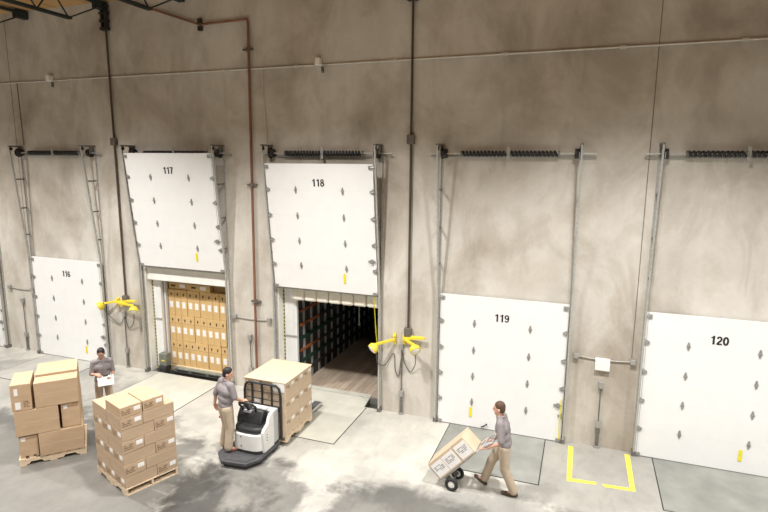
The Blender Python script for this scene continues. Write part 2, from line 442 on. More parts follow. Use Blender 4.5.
def door_track(n, side):
    x = DX[n]-.055 if side < 0 else DX[n]+W+.055
    lab = '%s leaning steel guide track of %s' % ('left' if side < 0 else 'right', 'dock door %d' % n if n != 115 else 'the door cut off at the left edge')
    t = thing('door_track', lab, 'door track', (x, 0, 0), 0, 'leaning door guide tracks')
    yb, yt, zk, zt = -.125, -.465, 3.15, 6.33
    if n == 116 and side < 0: yt = -.38
    m = MB(); q = .022
    prof = [(yb-q, .02), (yb-q, zk), (yt-q, zt), (yt+q, zt), (yb+q, zk), (yb+q, .02)]
    m.prism([(a, b) for a, b in prof], -.016, .016, 'x')
    m.prism([(a, b) for a, b in [(yb-q-.006, .02), (yb-q-.006, zk), (yt-q-.006, zt), (yt-q+.004, zt), (yb-q+.004, zk), (yb-q+.004, .02)]], -.018, .018, 'x')
    m.obj('guide_rail', 'galv', t)
    m = MB(); m.bb((-.02, -.012, .01), (.02, -.003, 6.36)); m.bb((side*.02-.004, -.05, .01), (side*.02+.004, -.003, 6.36)); m.obj('wall_angle', 'galv', t)
    for z in (3.75, 4.55, 5.4):
        y = yb + (yt-yb)*(z-zk)/(zt-zk)
        MB().bb((-.014, y, z-.02), (.014, -.03, z+.02)).obj('strut', 'galvdark', t)
    m = MB(); m.bb((-.025, yt-.03, 6.33), (.025, -.003, 6.37)); m.bb((-.006, yt+.26, 6.14), (.006, -.003, 6.35)); m.obj('top_bracket', 'galvdark', t)
    m = MB(); m.cyl((-side*.03, -.13, 6.17), (-side*.13, -.13, 6.17), .10, 18); m.cyl((-side*.02, -.13, 6.17), (-side*.035, -.13, 6.17), .125, 18); m.obj('cable_drum', 'black', t)
    m = MB(); m.cyl((-side*.03, yt+.03, 6.28), (side*.02, yt+.03, 6.28), .05, 14); m.obj('pulley', 'black', t)
    MB().tube([(-side*.04, yt-.035, 6.2), (-side*.04, yb-.05, zk), (-side*.04, yb-.05, .1)] if n in (115, 116, 119, 120) else [(-side*.04, yt-.035, 6.2), (-side*.04, yb-.05-.1, 4)], .005, 5).obj('lift_cable', 'galv', t)
    m = MB(); m.bb((-.04, yb-.03, 0), (.04, -.003, .10)); m.obj('floor_foot', 'galvdark', t)
for n in (115, 116, 117, 118, 119, 120):
    for s in ((1,) if n == 115 else (-1, 1)): door_track(n, s)

def spring_shaft(n):
    t = thing('torsion_spring_shaft', 'black torsion spring shaft across the top of dock door %d opening' % n, 'spring shaft', (DX[n], 0, 6.17), 0, 'torsion spring shafts')
    MB().cyl((-.34, -.13, 0), (W+.34, -.13, 0), .017, 10).obj('shaft', 'galv', t)
    MB().bb((-.3, -.05, -.085), (W+.3, -.003, -.05)).obj('backing_rail', 'galv', t)
    for a, b in ((.40, 1.33), (1.41, 2.34)):
        pts = []; N = 12*16
        for i in range(N+1):
            th = 2*PI*12*i/N
            pts.append((a+(b-a)*i/N, -.13+.036*math.cos(th), .036*math.sin(th)))
        MB().tube(pts, .03, 8).obj('coil_spring', 'black', t)
        for e in (a-.03, b+.01): MB().cyl((e, -.13, 0), (e+.03, -.13, 0), .06, 14).obj('spring_cone', 'galvdark', t)
    m = MB(); m.bb((1.355, -.19, -.06), (1.385, -.003, .06)); m.bb((1.34, -.19, -.13), (1.40, -.17, .14)); m.cyl((1.35, -.13, 0), (1.39, -.13, 0), .05, 12); m.obj('centre_bracket', 'galv', t)
for n in (116, 117, 118, 119, 120): spring_shaft(n)

# dock levelers set flush into the floor
def leveler(n, cream, lab, lip=False):
    cx = DX[n]+W/2
    t = thing('dock_leveler', lab, 'dock leveler', (cx, 0, 0), 0, 'dock levelers in the floor')
    y1 = -.02
    MB().bb((-1.075, -1.93, -.02), (1.075, y1, .003)).obj('pit_gap', 'pit', t)
    MB().bb((-1.055, -1.91, -.02), (1.055, y1-.01, .007)).obj('deck_plate', cream, t)
    if lip:
        m = MB(); m.prism([(-.035, -.02), (-.035, .007), (.30, .07), (.52, .105), (.52, .092), (.30, .05)], -1.0, 1.0, 'x'); m.obj('lip_plate', cream, t)
leveler(115, 'plainplate', 'floor dock leveler left of the mixed carton pallet at the left edge')
leveler(116, 'plainplate', 'floor dock leveler before closed door 116')
leveler(117, 'creamplate', 'floor dock leveler before the trailer full of cartons')
leveler(118, 'creamplate', 'cream dock leveler leading into the empty dark trailer', True)
leveler(119, 'steelplate', 'grey dock leveler behind the man with the hand truck')
leveler(120, 'steelplate', 'grey steel dock leveler before door 120 at the lower right')

# jamb linings of the two open doorways
for i, n in enumerate((117, 118)):
    x0, x1 = DX[n], DX[n]+W
    m = MB(); m.bb((x0-.0, .004, 0), (x0+.012, WT, 3.05)); m.bb((x1-.012, .004, 0), (x1, WT, 3.05)); m.bb((x0, .004, 3.038), (x1, WT, 3.05))
    struct(m.obj('trim_%d' % (5+i), 'jamb'))

# dock seals outside the wall
def seal(n, lab, xr0, zb, quilt):
    x0 = DX[n]
    t = thing('dock_seal', lab, 'dock seal', (x0, WT, 0), 0, 'dock seals')
    m = MB(); m.bb((-.12, .005, 0), (xr0, .10, 3.2)); m.obj('side_pad', 'sidepad', t, bevel=.01)
    m = MB(); m.bb((W-.10, .005, 0), (W+.2, .10, 3.2)); m.obj('side_pad', 'sidepad', t, bevel=.01)
    m = MB()
    if quilt:
        k = 7; wd = (W-xr0+.02)/k
        prof = []
        for i in range(k):
            a = xr0-.04+i*wd
            m.box((a+wd/2, -.08, (zb+3.02)/2), (wd-.012, .16, 3.02-zb))
        m.obj('header_pad', 'pad', t, bevel=.05)
        MB().bb((xr0-.04, -.01, zb+.02), (W-.03, .12, 3.02)).obj('header_backing', 'pad', t)
    else:
        m.bb((.02, -.17, zb), (W-.02, .09, 3.03)); m.obj('header_pad', 'jamb', t, bevel=.02)
    m = MB()
    k = 0; z = .02
    st = .10
    while z < 2.95:
        m.bb((.025, -.006, z), (.05, .004, z+st*.4)); z += st
    m.obj('warning_stripe', 'yellow', t)['label'] = 'yellow striped edge'
    MB().bb((.022, -.002, 0), (.053, .005, 3.0)).obj('stripe_backing', 'black', t)
    m = MB(); m.bb((.06, -.02, 1.50), (xr0, .004, 1.54)); m.obj('retaining_bar', 'galv', t)
    return t
seal(117, 'white padded dock seal around the trailer full of cartons', .30, 2.68, False)
seal(118, 'dock seal with cream quilted header around the empty dark trailer', .40, 2.52, True)

# ---------------------------------------------------------------- trailers
def trailer(n, xl, xr, y0, length, zf, zc, lab, detailed):
    t = thing('trailer', lab, 'trailer', (0, 0, 0), 0, 'trailers backed to the docks')
    MB().bb((xl-.02, y0+.06, zf-.12), (xr+.02, y0+length, zf)).obj('floor_deck', 'tfloor', t)
    MB().bb((xl-.05, y0, zf-.14), (xr+.05, y0+.06, zf+.012)).obj('rear_sill', 'sill' if not detailed else 'steelplate', t)
    MB().bb((xl-.05, y0+.01, zf-.42), (xr+.05, y0+.12, zf-.14)).obj('rear_bumper', 'trailgrey', t)
    MB().bb((xl-.10, y0+.12, zf-.1), (xl-.02, y0+length, zc+.06)).obj('side_wall', 'liner', t)
    MB().bb((xr+.02, y0+.12, zf-.1), (xr+.10, y0+length, zc+.06)).obj('side_wall', 'liner', t)
    MB().bb((xl-.1, y0+.12, zc), (xr+.1, y0+length, zc+.06)).obj('roof', 'liner', t)
    MB().bb((xl-.1, y0+length, zf-.1), (xr+.1, y0+length+.06, zc+.06)).obj('nose_wall', 'liner', t)
    if not detailed:
        for x, s in ((xl, -1), (xr, 1)):
            MB().bb((x+s*.005, y0, zf-.14), (x+s*.10, y0+.12, zc+.06)).obj('corner_post', 'trailwhite', t, bevel=.012)
            MB().bb((x+s*.11, y0-.03, zf-.3), (x+s*.20, y0+.10, zc+.10)).obj('hinge_pillar', 'trailgrey', t)
        MB().bb((xl-.2, y0-.02, zc), (xr+.2, y0+.12, zc+.10)).obj('rear_header', 'trailgrey', t)
    else:
        for k in range(14):
            y = y0+.35+.43*k
            MB().bb((xl-.02, y, zf+.02), (xl+.012, y+.075, zc-.02)).obj('wall_post', 'post', t)
        for z, mt in ((2.10, 'railorange'), (1.72, 'railorange'), (1.36, 'railgreen'), (1.02, 'railorange'), (.72, 'railgreen'), (.40, 'liner')):
            if mt == 'railorange':
                MB().bb((xl-.01, y0+.14, z-.03), (xl+.026, y0+1.25, z+.03)).obj('wall_rail', mt, t)
                MB().bb((xl-.01, y0+1.25, z-.04), (xl+.026, y0+6.3, z+.04)).obj('wall_rail', 'liner', t)
            else: MB().bb((xl-.01, y0+.14, z-.05), (xl+.026, y0+6.3, z+.05)).obj('wall_rail', mt, t)
        MB().bb((xr-.02, y0+.3, zf+.3), (xr+.02, y0+6.3, zf+.55)).obj('kick_panel', 'railgreen', t)
    return t
trailer(117, -8.16, -5.76, .36, 2.2, .10, 2.60, 'white trailer packed with cartons behind raised door 117', False)
trailer(118, -3.93, -1.45, .36, 11.0, .07, 2.66, 'empty trailer with dark slatted walls and plank floor', True)
o = MB(); o.bb((-2.95, 2.18, 1.42), (-2.915, 2.19, 2.66)); o.bb((-2.965, 2.165, 1.36), (-2.90, 2.205, 1.42))
tag(o.obj('hanging_strap', 'post'), 'grey strap hanging from the roof of the empty trailer', 'strap')

# ---------------------------------------------------------------- cartons
def bars(m, x0, x1, z0, z1, y, rows, seed, axis=0, dens=.8):
    """little printed lines on a face; returns boxes in the plane y"""
    rnd = random.Random(seed); h = (z1-z0)/rows
    for k in range(rows):
        a = x0
        while a < x1-.01:
            l = min(rnd.uniform(.02, .09), x1-a)
            if rnd.random() < dens: m.append((a, a+l, z0+k*h+h*.2, z0+k*h+h*.75))
            a += l+.012
    return m

def carton_mesh(dx, dy, dz):
    m = MB(); m.bb((-dx/2, -dy/2, 0), (dx/2, dy/2, dz)); return m
def carton(loc, rotz, dims, label, group, material='card2', ends=None, tape='x', labside=None):
    """ends: list of end faces ('+x','-x','+y','-y') that carry a print block and a white label"""
    dx, dy, dz = dims
    o = carton_mesh(dx, dy, dz).obj('carton', material, None, loc, rotz, bevel=.006)
    tag(o, label, 'carton', group)
    if tape:
        m = MB(); e = .0015
        if tape == 'x':
            m.bb((-dx/2-e, -.028, dz-.002), (dx/2+e, .028, dz+e))
            for s in (-1, 1): m.bb((s*dx/2-e, -.028, dz-.06), (s*dx/2+e, .028, dz+e))
        else:
            m.bb((-.028, -dy/2-e, dz-.002), (.028, dy/2+e, dz+e))
            for s in (-1, 1): m.bb((-.028, s*dy/2-e, dz-.06), (.028, s*dy/2+e, dz+e))
        m.obj('packing_tape', 'packtape', o)
    for fc in (ends or []):
        face_art(o, fc, dims, sum(map(ord, fc)) % 7)
    return o
def face_map(fc, dims):
    dx, dy, dz = dims
    if fc == '+x': return lambda u, z, d: (dx/2+d, u, z)
    if fc == '-x': return lambda u, z, d: (-dx/2-d, -u, z)
    if fc == '+y': return lambda u, z, d: (-u, dy/2+d, z)
    return lambda u, z, d: (u, -dy/2-d, z)
def plate(mb, fm, u0, u1, z0, z1, d0=-.001, d1=.002):
    a = fm(u0, z0, d0); b = fm(u1, z1, d1); mb.bb([min(a[i], b[i]) for i in range(3)], [max(a[i], b[i]) for i in range(3)])
def face_art(o, fc, dims, seed):
    fm = face_map(fc, dims); wd = dims[1] if 'x' in fc else dims[0]; dz = dims[2]
    m = MB()
    for a, b, c, d in bars([], -wd*.43, -wd*.02, dz*.2, dz*.72, 0, 3, seed, dens=.85): plate(m, fm, a, b, c, d)
    if m.v: m.obj('printed_text', 'print', o)
    m = MB(); plate(m, fm, wd*.12, wd*.42, dz*.42, dz*.78); m.obj('shipping_label', 'paper', o)

# near pallet of small cartons: brick pattern, six tiers and two more on top
def place(root_loc, e1, e2, a, b, z): return (root_loc[0]+e1[0]*a+e2[0]*b, root_loc[1]+e1[1]*a+e2[1]*b, z)
def pallet(loc, rotz, L, D, label, hole_axis='y'):
    """stringers run along local x; loc is the centre"""
    t = thing('wooden_pallet', label, 'pallet', loc, rotz, 'wooden pallets')
    n = 7
    for k in range(n):
        x = -L/2+.05+(L-.10)*k/(n-1)
        MB().bb((x-.055, -D/2, .122), (x+.055, D/2, .142)).obj('deck_board', 'pwood', t)
    for y in (-D/2+.02, 0, D/2-.02):
        s = MB(); h = L/2
        prof = [(-h, .022), (-h+.16, .022), (-h+.19, .07), (-h+.38, .07), (-h+.41, .022), (h-.41, .022), (h-.38, .07), (h-.19, .07), (h-.16, .022), (h, .022), (h, .122), (-h, .122)]
        s.prism(prof, y-.02, y+.02, 'y'); s.obj('stringer', 'pwood', t)
    for x in (-L/2+.06, 0, L/2-.06):
        MB().bb((x-.06, -D/2, 0), (x+.06, D/2, .022)).obj('bottom_board', 'pwood', t)
    return t

q0 = (-4.5, -4.94); E1 = (-.93565, .35292); E2 = (.35292, .93565)
ang1 = math.atan2(E1[1], E1[0])
c = place(q0, E1, E2, .61, .50, 0)
pallet(c, ang1, 1.22, 1.0, 'wooden pallet under the front stack of small printed cartons')
TIER = ['bottom', 'second', 'third', 'fourth', 'fifth', 'sixth']
th = .225
CN = 'small cartons on the front pallet'
def pal2(a, b, z, along, label, ends, tape='x'):
    # along: 'e1' long side along E1, else along E2
    lx, ly = .594, .394
    loc = place(q0, E1, E2, a, b, z)
    carton(loc, ang1 if along == 'e1' else ang1-PI/2, (lx, ly, th-.004), label, CN, 'card2', ends, tape)
for k in range(6):
    z = .142+k*th
    if k % 2 == 0:      # near corner box lies along the right face
        for i in range(3):
            if i == 0: lab = '%s tier carton at the front pallet near corner, plain long side to the right' % TIER[k]
            elif i == 1: lab = '%s tier carton on the front pallet left face, middle of three ends' % TIER[k]
            else: lab = '%s tier carton at the front pallet far left corner, printed end outward' % TIER[k]
            pal2(.2+.4*i+.005, .30, z, 'e2', lab, ['+x', '-x'])
        pal2(.30, .80, z, 'e1', '%s tier carton with printed end at the front pallet right corner' % TIER[k], ['-x', '+x'])
    else:
        pal2(.30, .20, z, 'e1', '%s tier carton at the front pallet near corner, printed end to the right' % TIER[k], ['-x', '+x'])
        pal2(.905, .20, z, 'e1', '%s tier carton at the front pallet far left corner, plain long side' % TIER[k], ['-x', '+x'])
        pal2(.20, .70, z, 'e2', '%s tier carton at the front pallet right corner, plain long side outward' % TIER[k], ['+x', '-x'])
        if k == 5:
            pal2(.605, .70, z, 'e2', 'top tier small carton in the middle rear of the front pallet, mostly covered', ['+x', '-x'])
            pal2(1.01, .70, z, 'e2', 'top tier small carton at the rear left of the front pallet', ['+x', '-x'])
        else:
            pass
zt = .142+6*th
for i, (b, lab) in enumerate(((.20, 'left of the two orange-brown cartons lying on top of the front stack'), (.61, 'right of the two orange-brown cartons lying on top of the front stack'))):
    o = carton(place(q0, E1, E2, .30, b, zt), ang1, (.596, .39, .20), lab, 'pair of cartons on top of the front stack', 'card', ['-x', '+x'])

# left pallet of big mixed cartons
p0 = (-7.21, -4.92); D1 = (.6718, .7407); D2 = (-.7407, .6718)
angd = math.atan2(D1[1], D1[0])
pallet(place(p0, D1, D2, .58, .56, 0), angd, 1.16, 1.12, 'wooden pallet under the leaning stack of big cartons at the left')
BG = 'big cartons on the left pallet'
def big(s0, s1, d0, d1, z0, z1, label, tape, art=None, lean=0.0, m='card'):
    loc = place(p0, D1, D2, (s0+s1)/2, (d0+d1)/2, z0)
    dims = (s1-s0-.008, d1-d0-.008, z1-z0-.003)
    o = carton(loc, angd, dims, label, BG, m, None, tape)
    fm = face_map('-y', dims)
    for (kind, u0, u1, a, b) in (art or []):
        mm = MB()
        if kind == 'label': plate(mm, fm, u0, u1, a, b); mm.obj('shipping_label', 'paper', o)
        elif kind == 'print':
            for x0, x1, y0, y1 in bars([], u0, u1, a, b, 0, 4, 3): plate(mm, fm, x0, x1, y0, y1)
            mm.obj('printed_text', 'print', o)
        elif kind == 'seam': plate(mm, fm, u0, u1, a, b); mm.obj('packing_tape', 'packtape', o)
        elif kind == 'hole': plate(mm, fm, u0, u1, a, b); mm.obj('hand_hole', 'slot', o)
    return o
big(.02, .345, .03, .74, .142, .60, 'small recessed carton at the bottom left of the leaning stack', 'y', [('label', -.13, -.05, .36, .43), ('hole', -.07, -.02, .012, .045), ('hole', .06, .11, .012, .045)])
big(.355, 1.15, -.02, .40, .142, .62, 'long carton at the bottom right of the leaning stack', 'x', [('seam', -.39, .39, .22, .245)])
big(.355, 1.13, .41, .80, .142, .60, 'long carton at the bottom of the leaning stack, second from the front', 'x')
big(-.01, .74, -.01, .40, .625, 1.145, 'long middle tier carton at the left of the leaning stack', 'x', [('seam', -.37, .37, .25, .275)])
big(.775, 1.11, .045, .78, .625, 1.135, 'small recessed middle tier carton at the right of the leaning stack', 'y', [('label', -.12, -.05, .40, .47)])
big(-.01, .74, .41, .80, .625, 1.14, 'long middle tier carton hidden in the rear of the leaning stack', 'x')
big(-.03, .315, 0, .76, 1.15, 1.69, 'tall carton with two white labels at the top left of the leaning stack', 'y', [('label', -.11, -.05, .32, .46), ('label', -.11, -.02, .04, .18), ('print', .03, .13, .06, .20)])
big(.355, 1.115, 0, .37, 1.15, 1.665, 'front carton of the pair at the top right of the leaning stack', 'x', [('seam', -.36, .36, .26, .285)])
big(.36, 1.11, .38, 1.10, 1.15, 1.71, 'tallest carton at the top rear of the leaning stack', 'x', None)
big(.02, 1.12, .82, 1.10, .142, 1.14, 'carton at the far back of the leaning stack', 'x')

# truck pallet with carton stack
pallet((-3.19, -1.80, .10), PI/2, 1.16, 1.0, 'wooden pallet carried on the forks of the pallet truck')
FG = 'cartons on the forklift pallet'
zb = .10+.142; tf = .196
x0, x1, y0, y1 = -3.69, -2.69, -2.385, -1.22
for k in range(6):
    z = zb+k*tf
    nm = TIER[k]
    if k % 2 == 0:
        # right face: two long sides; front face: end + long
        spec = [((x1-.195, y0+.29), PI/2, 'right front corner', 'plain long side', []), ((x1-.195, y0+.875), PI/2, 'right rear corner', 'plain long side', []),
                ((x1-.695, y0+.195), 0, 'left front corner', 'behind the backrest', [])]
    else:
        spec = [((x1-.29, y0+.195), 0, 'right front corner', 'printed end to the right', ['+x']), ((x1-.29, y0+.585), 0, 'right face middle', 'printed end to the right', ['+x']), ((x1-.29, y0+.97), 0, 'right rear corner', 'printed end to the right', ['+x']),
                ((x1-.80, y0+.29), PI/2, 'left front corner', 'behind the backrest', ['-x'])]
    for (xy, rz, where, how, ends) in spec:
        carton((xy[0], xy[1], z), rz, (.578, .386, tf-.004), '%s tier carton of the pallet truck load, %s, %s' % (nm, where, how), FG, 'cardlite', ends, None)
# one flat sheet caps the load
zs = zb+6*tf
o = MB(); o.bb((x0-.01, y0-.01, zs-.002), (x1+.012, y1+.01, zs+.012)); 
tag(o.obj('cardboard_sheet', 'cardlite'), 'pale cardboard cap sheet on top of the pallet truck load', 'sheet')
o = MB(); o.bb((x1-.30, y0-.006, zs-.20), (x1-.02, y0-.001, zs-.005)); o.obj('placard', 'paper')
pl = bpy.data.objects['placard']; tag(pl, 'white paper sheet stuck on the load above the truck backrest', 'paper sheet')
# the stack's inner left-rear fill, seen as one carton wall from behind the backrest
for k in range(0, 6, 1):
    z = zb+k*tf
    carton((x1-.82 if k % 2 else x1-.695, y0+.885, z), PI/2 if k % 2 else 0, (.56, .36, tf-.004) if k % 2 else (.56, .386, tf-.004), '%s tier carton at the left rear of the pallet truck load' % TIER[k], FG, 'cardlite', [], None)

# trailer cargo: nine columns of three tall cartons, flat cartons on top
cw = .2175; xl = -8.14; yc = .44; ch = .755
ORD = ['first', 'second', 'third', 'fourth', 'fifth', 'sixth', 'seventh', 'eighth', 'ninth']
RN = ['bottom', 'middle', 'top']
proto = None
for rw in range(3):
    for k in range(9):
        lab = 'upright carton in the trailer, %s from the left in the %s row' % (ORD[k], RN[rw])
        loc = (xl+cw*(k+.5)+random.uniform(-.004, .004), yc+.25+random.uniform(-.012, .02), .10+rw*ch)
        if proto is None:
            dims = (cw-.008, .5, ch-.005)
            proto = carton(loc, 0, dims, lab, 'upright cartons in the trailer', 'card3', None, None)
            fm = face_map('-y', dims)
            m = MB(); plate(m, fm, -.056, .056, .22, .40); m.obj('shipping_label', 'paper', proto)
            m = MB(); plate(m, fm, -.022, .022, .585, .62); m.prism([(-.03, .62), (.03, .62), (0, .66)], -.2522, -.2495, 'y'); plate(m, fm, -.008, .008, .555, .585); m.obj('printed_arrow', 'slot', proto)
            m = MB(); plate(m, fm, -.1, .1, .515, .522); m.obj('flap_line', 'print', proto)
        else:
            c = dup(proto); c.location = loc; c['label'] = lab
for i, (a, b, lab) in enumerate(((-8.14, -7.42, 'leftmost flat carton lying on the upright cartons in the trailer'), (-7.41, -6.69, 'middle flat carton lying on the upright cartons in the trailer'), (-6.68, -6.19, 'rightmost shaded flat carton lying on the upright cartons in the trailer'))):
    dims = (b-a-.008, .45, .19)
    o = carton(((a+b)/2, yc+.235 + (.03, .0, .16)[i], .10+3*ch), 0, dims, lab, 'flat cartons on top of the trailer load', 'card3', None, None)
    fm = face_map('-y', dims)
    if i < 2:
        m = MB(); plate(m, fm, .03, .22, .05, .15); m.obj('shipping_label', 'paper', o)
        m = MB(); plate(m, fm, -.27, -.12, .07, .12); m.obj('printed_text', 'slot', o)

# ---------------------------------------------------------------- dock bumper
t = thing('dock_bumper', 'black dock bumper with grey plate at the left foot of the loaded trailer', 'dock bumper', (-8.10, .12, 0))
MB().bb((-.13, -.10, .20), (.13, .10, .55)).obj('steel_plate', 'trailgrey', t, bevel=.01)
MB().cyl((-.12, -.02, .12), (.12, -.02, .12), .12, 18).obj('rubber_roller', 'rubber', t)
MB().bb((-.02, -.115, .34), (.07, -.10, .37)).obj('yellow_mark', 'yellow', t)
t = thing('truck_restraint', 'dark steel restraint bar along the foot of the loaded trailer', 'restraint bar', (-7.0, .22, 0))
MB().cyl((-.85, 0, .09), (1.1, 0, .09), .045, 12).obj('bar', 'trailgrey', t)
for x in (-.8, -.3, .3, .9): MB().bb((x-.05, -.05, .0), (x+.05, .06, .07)).obj('bracket', 'galvdark', t)
MB().bb((-.95, -.06, 0), (1.18, .08, .02)).obj('base_plate', 'pit', t)

# ---------------------------------------------------------------- wall services
t = thing('wall_conduit', 'long thin grey conduit running level across the whole upper wall', 'conduit', (0, -.02, 8.16))
MB().tube([(-16, 0, 0), (9, 0, 0)], .018, 8).obj('pipe', 'palepipe', t)
for x in (-13, -10.6, -8.1, -5.6, -3.6, -1.2, 1.2, 3.4, 5.4):
    MB().bb((x-.05, -.022, -.03), (x+.05, .018, .03)).obj('strap', 'palepipe', t)
for x, lab in ((-11.35, 'small white emergency light on the level conduit near the left edge'), (-2.99, 'small white emergency light on the level conduit above door 118')):
    t = thing('emergency_light', lab, 'emergency light', (x, -.03, 8.2), 0, 'emergency lights on the conduit')
    MB().bb((-.06, -.13, -.06), (.06, .028, .1)).obj('housing', 'lens', t, bevel=.015)
    MB().cyl((.10, -.05, -.10), (.12, -.07, -.22), .035, 10).obj('lamp_cup', 'boxdark', t)
t = thing('drop_conduit', 'thin pale conduit dropping from the level conduit to door 118', 'conduit', (-4.46, -.02, 0), 0, 'drop conduits')
MB().cyl((-.07, 0, 8.15), (.02, 0, 6.38), .013, 8).obj('pipe', 'palepipe', t)
t = thing('drop_conduit', 'thin conduit dropping from the level conduit to door 116', 'conduit', (-12.72, -.02, 0), 0, 'drop conduits')
MB().cyl((0, 0, 8.15), (.03, 0, 6.38), .01, 8).obj('pipe', 'galvdark', t)

def tall_conduit(x, ztop, lab, clamp0):
    t = thing('tall_conduit', lab, 'conduit', (x, -.056, 0), 0, 'dark conduits over the panel joints')
    MB().cyl((0, 0, 1.95), (0, 0, ztop), .027, 8).obj('pipe', 'bronze', t)
    for z in (6.47, 2.08):
        m = MB(); m.bb((-.085, -.07, z-.10), (.085, .03, z+.10)); m.obj('junction_box', 'boxdark', t, bevel=.01)
    m = MB(); m.bb((-.10, -.07, clamp0), (-.045, .02, clamp0+.62)); m.bb((.045, -.07, clamp0), (.10, .02, clamp0+.62))
    m.obj('clamp_side', 'black', t)
    for k in range(4):
        MB().bb((-.125, -.09, clamp0+.01+.19*k), (.125, .025, clamp0+.07+.19*k)).obj('clamp_rib', 'black', t)
    MB().cyl((0, 0, clamp0), (0, 0, clamp0+.62), .03, 10).obj('clamp_core', 'boxdark', t)
tall_conduit(-9.2, 9.4, 'dark vertical conduit topped by a ribbed black clamp, between doors 116 and 117', 9.33)
tall_conduit(-.76, 10.0, 'dark vertical conduit between doors 118 and 119', 9.33)

t = thing('drain_pipe', 'rusty red drain pipe with an elbow, left of door 118', 'pipe', (-4.86, -.06, 0))
MB().tube([(-.06, 0, .35), (.02, 0, 9.20), (0, 0, 9.27), (-.06, 0, 9.29)], .032, 10).obj('riser', 'rust', t)
MB().tube([(0, 0, 9.28), (-1.36, 0, 9.26), (-3.4, 0, 9.94)], .026, 10).obj('branch', 'rust', t)
for z in (8.6, 5.4, 2.42):
    m = MB(); m.cyl((-.02, 0, z-.04), (-.02, 0, z+.04), .05, 12); m.bb((-.15, -.02, z-.02), (.12, .05, z+.02)); m.obj('pipe_clamp', 'boxdark', t)
for z in (9.17, 9.35): MB().bb((-1.40, -.04, z-.05), (-1.30, .04, z+.05)).obj('hanger', 'black', t)

# safety-eye links between neighbouring doors and control stations on the piers
def eye_link(x0, x1, z, lab, sign=False):
    t = thing('sensor_link', lab, 'sensor conduit', (x0, -.03, z), 0, 'sensor conduits between doors')
    L = x1-x0
    MB().tube([(0, 0, 0), (L*.3, 0, -.03), (L*.7, 0, -.03), (L, 0, 0)], .012, 8).obj('conduit', 'galv', t)
    for x in (0, L):
        MB().bb((x-.055, -.055, -.055), (x+.055, .025, .055)).obj('junction_box', 'box', t, bevel=.008)
eye_link(-13.92, -12.92, 2.02, 'sensor conduit with two boxes on the pier left of door 116')
eye_link(-5.55, -4.50, 1.95, 'sensor conduit with two boxes on the pier between doors 117 and 118')
eye_link(2.95, 4.05, 1.99, 'sensor conduit with two boxes on the pier between doors 119 and 120')
t = thing('wall_control_box', 'blank white control panel on the pier between doors 119 and 120', 'control panel', (3.475, 0, 1.86))
MB().bb((-.145, -.09, -.13), (.145, -.003, .13)).obj('enclosure', 'lens', t, bevel=.01)
MB().bb((-.125, -.098, -.11), (.125, -.088, .11)).obj('cover', 'paper', t)
def station(x, ztop, lab, head=True):
    t = thing('control_station', lab, 'control conduit', (x, -.04, 0), 0, 'control conduits rising from the floor')
    MB().cyl((0, 0, .45), (0, 0, ztop), .014, 8).obj('conduit', 'galvdark', t)
    MB().bb((-.05, -.05, ztop-.07), (.05, .03, ztop+.08)).obj('switch_box', 'box', t, bevel=.008)
    MB().cyl((0, 0, .0), (0, 0, .52), .035, 10).obj('stub_pipe', 'galvdark', t)
    m = MB(); m.bb((-.055, -.04, .46), (.055, .03, .60)); m.cyl((0, 0, 0), (0, 0, .05), .06, 12); m.obj('coupling', 'box', t)
station(3.48, 1.41, 'control conduit with grey switch box on the pier below the white panel')
station(-13.4, 1.62, 'control conduit with switch box on the pier left of door 116')
station(-9.32, 1.62, 'control conduit on the pier below the left pair of yellow dock lights')
station(-5.10, 1.42, 'control conduit on the pier between doors 117 and 118')
station(-.92, 1.70, 'control conduit on the pier below the right pair of yellow dock lights')

# ---------------------------------------------------------------- dock lights
def dock_light(base, pts, head, hd, lab, cordloop):
    t = thing('dock_light', lab, 'dock light', base, 0, 'yellow dock lights on swing arms')
    B = Vector(base)
    lp = [Vector(p)-B for p in pts]; hp = Vector(head)-B; hd = Vector(hd).normalized()
    m = MB(); m.bb((-.035, -.05, -.13), (.035, 0, .13)); m.bb((-.025, -.10, .06), (.025, -.02, .10)); m.bb((-.025, -.10, -.02), (.025, -.02, .02)); m.obj('wall_bracket', 'yellow', t, bevel=.006)
    for i in range(len(lp)-1):
        d = lp[i+1]-lp[i]; L = d.length
        R = d.to_track_quat('X', 'Z').to_matrix()
        MB().box((lp[i]+lp[i+1])/2, (L+.04, .045, .06), R).obj('arm', 'yellow', t, bevel=.006)
    m = MB(); m.cyl(hp-hd*.10, hp-hd*.03, .06, 16, .125); m.cyl(hp-hd*.03, hp+hd*.06, .125, 16); m.obj('lamp_head', 'yellow', t)
    MB().ell(hp+hd*.055, (.1, .1, .03), hd.to_track_quat('Z', 'Y').to_matrix()).obj('lens', 'lens', t)
    MB().tube([lp[-1]-V(0,0,.03), hp-hd*.1+V(0,0,.02)], .018, 8).obj('yoke', 'black', t)
    cp = [Vector(p)-B for p in cordloop]
    # smooth hanging cord
    out = []
    for i in range(len(cp)-1):
        p0_ = cp[max(i-1, 0)]; p1_ = cp[i]; p2_ = cp[i+1]; p3_ = cp[min(i+2, len(cp)-1)]
        for k in range(6):
            s = k/6
            out.append(.5*((2*p1_)+(p2_-p0_)*s+(2*p0_-5*p1_+4*p2_-p3_)*s*s+(3*p1_-p0_-3*p2_+p3_)*s**3))
    out.append(cp[-1])
    MB().tube(out, .01, 6).obj('power_cord', 'cord', t)
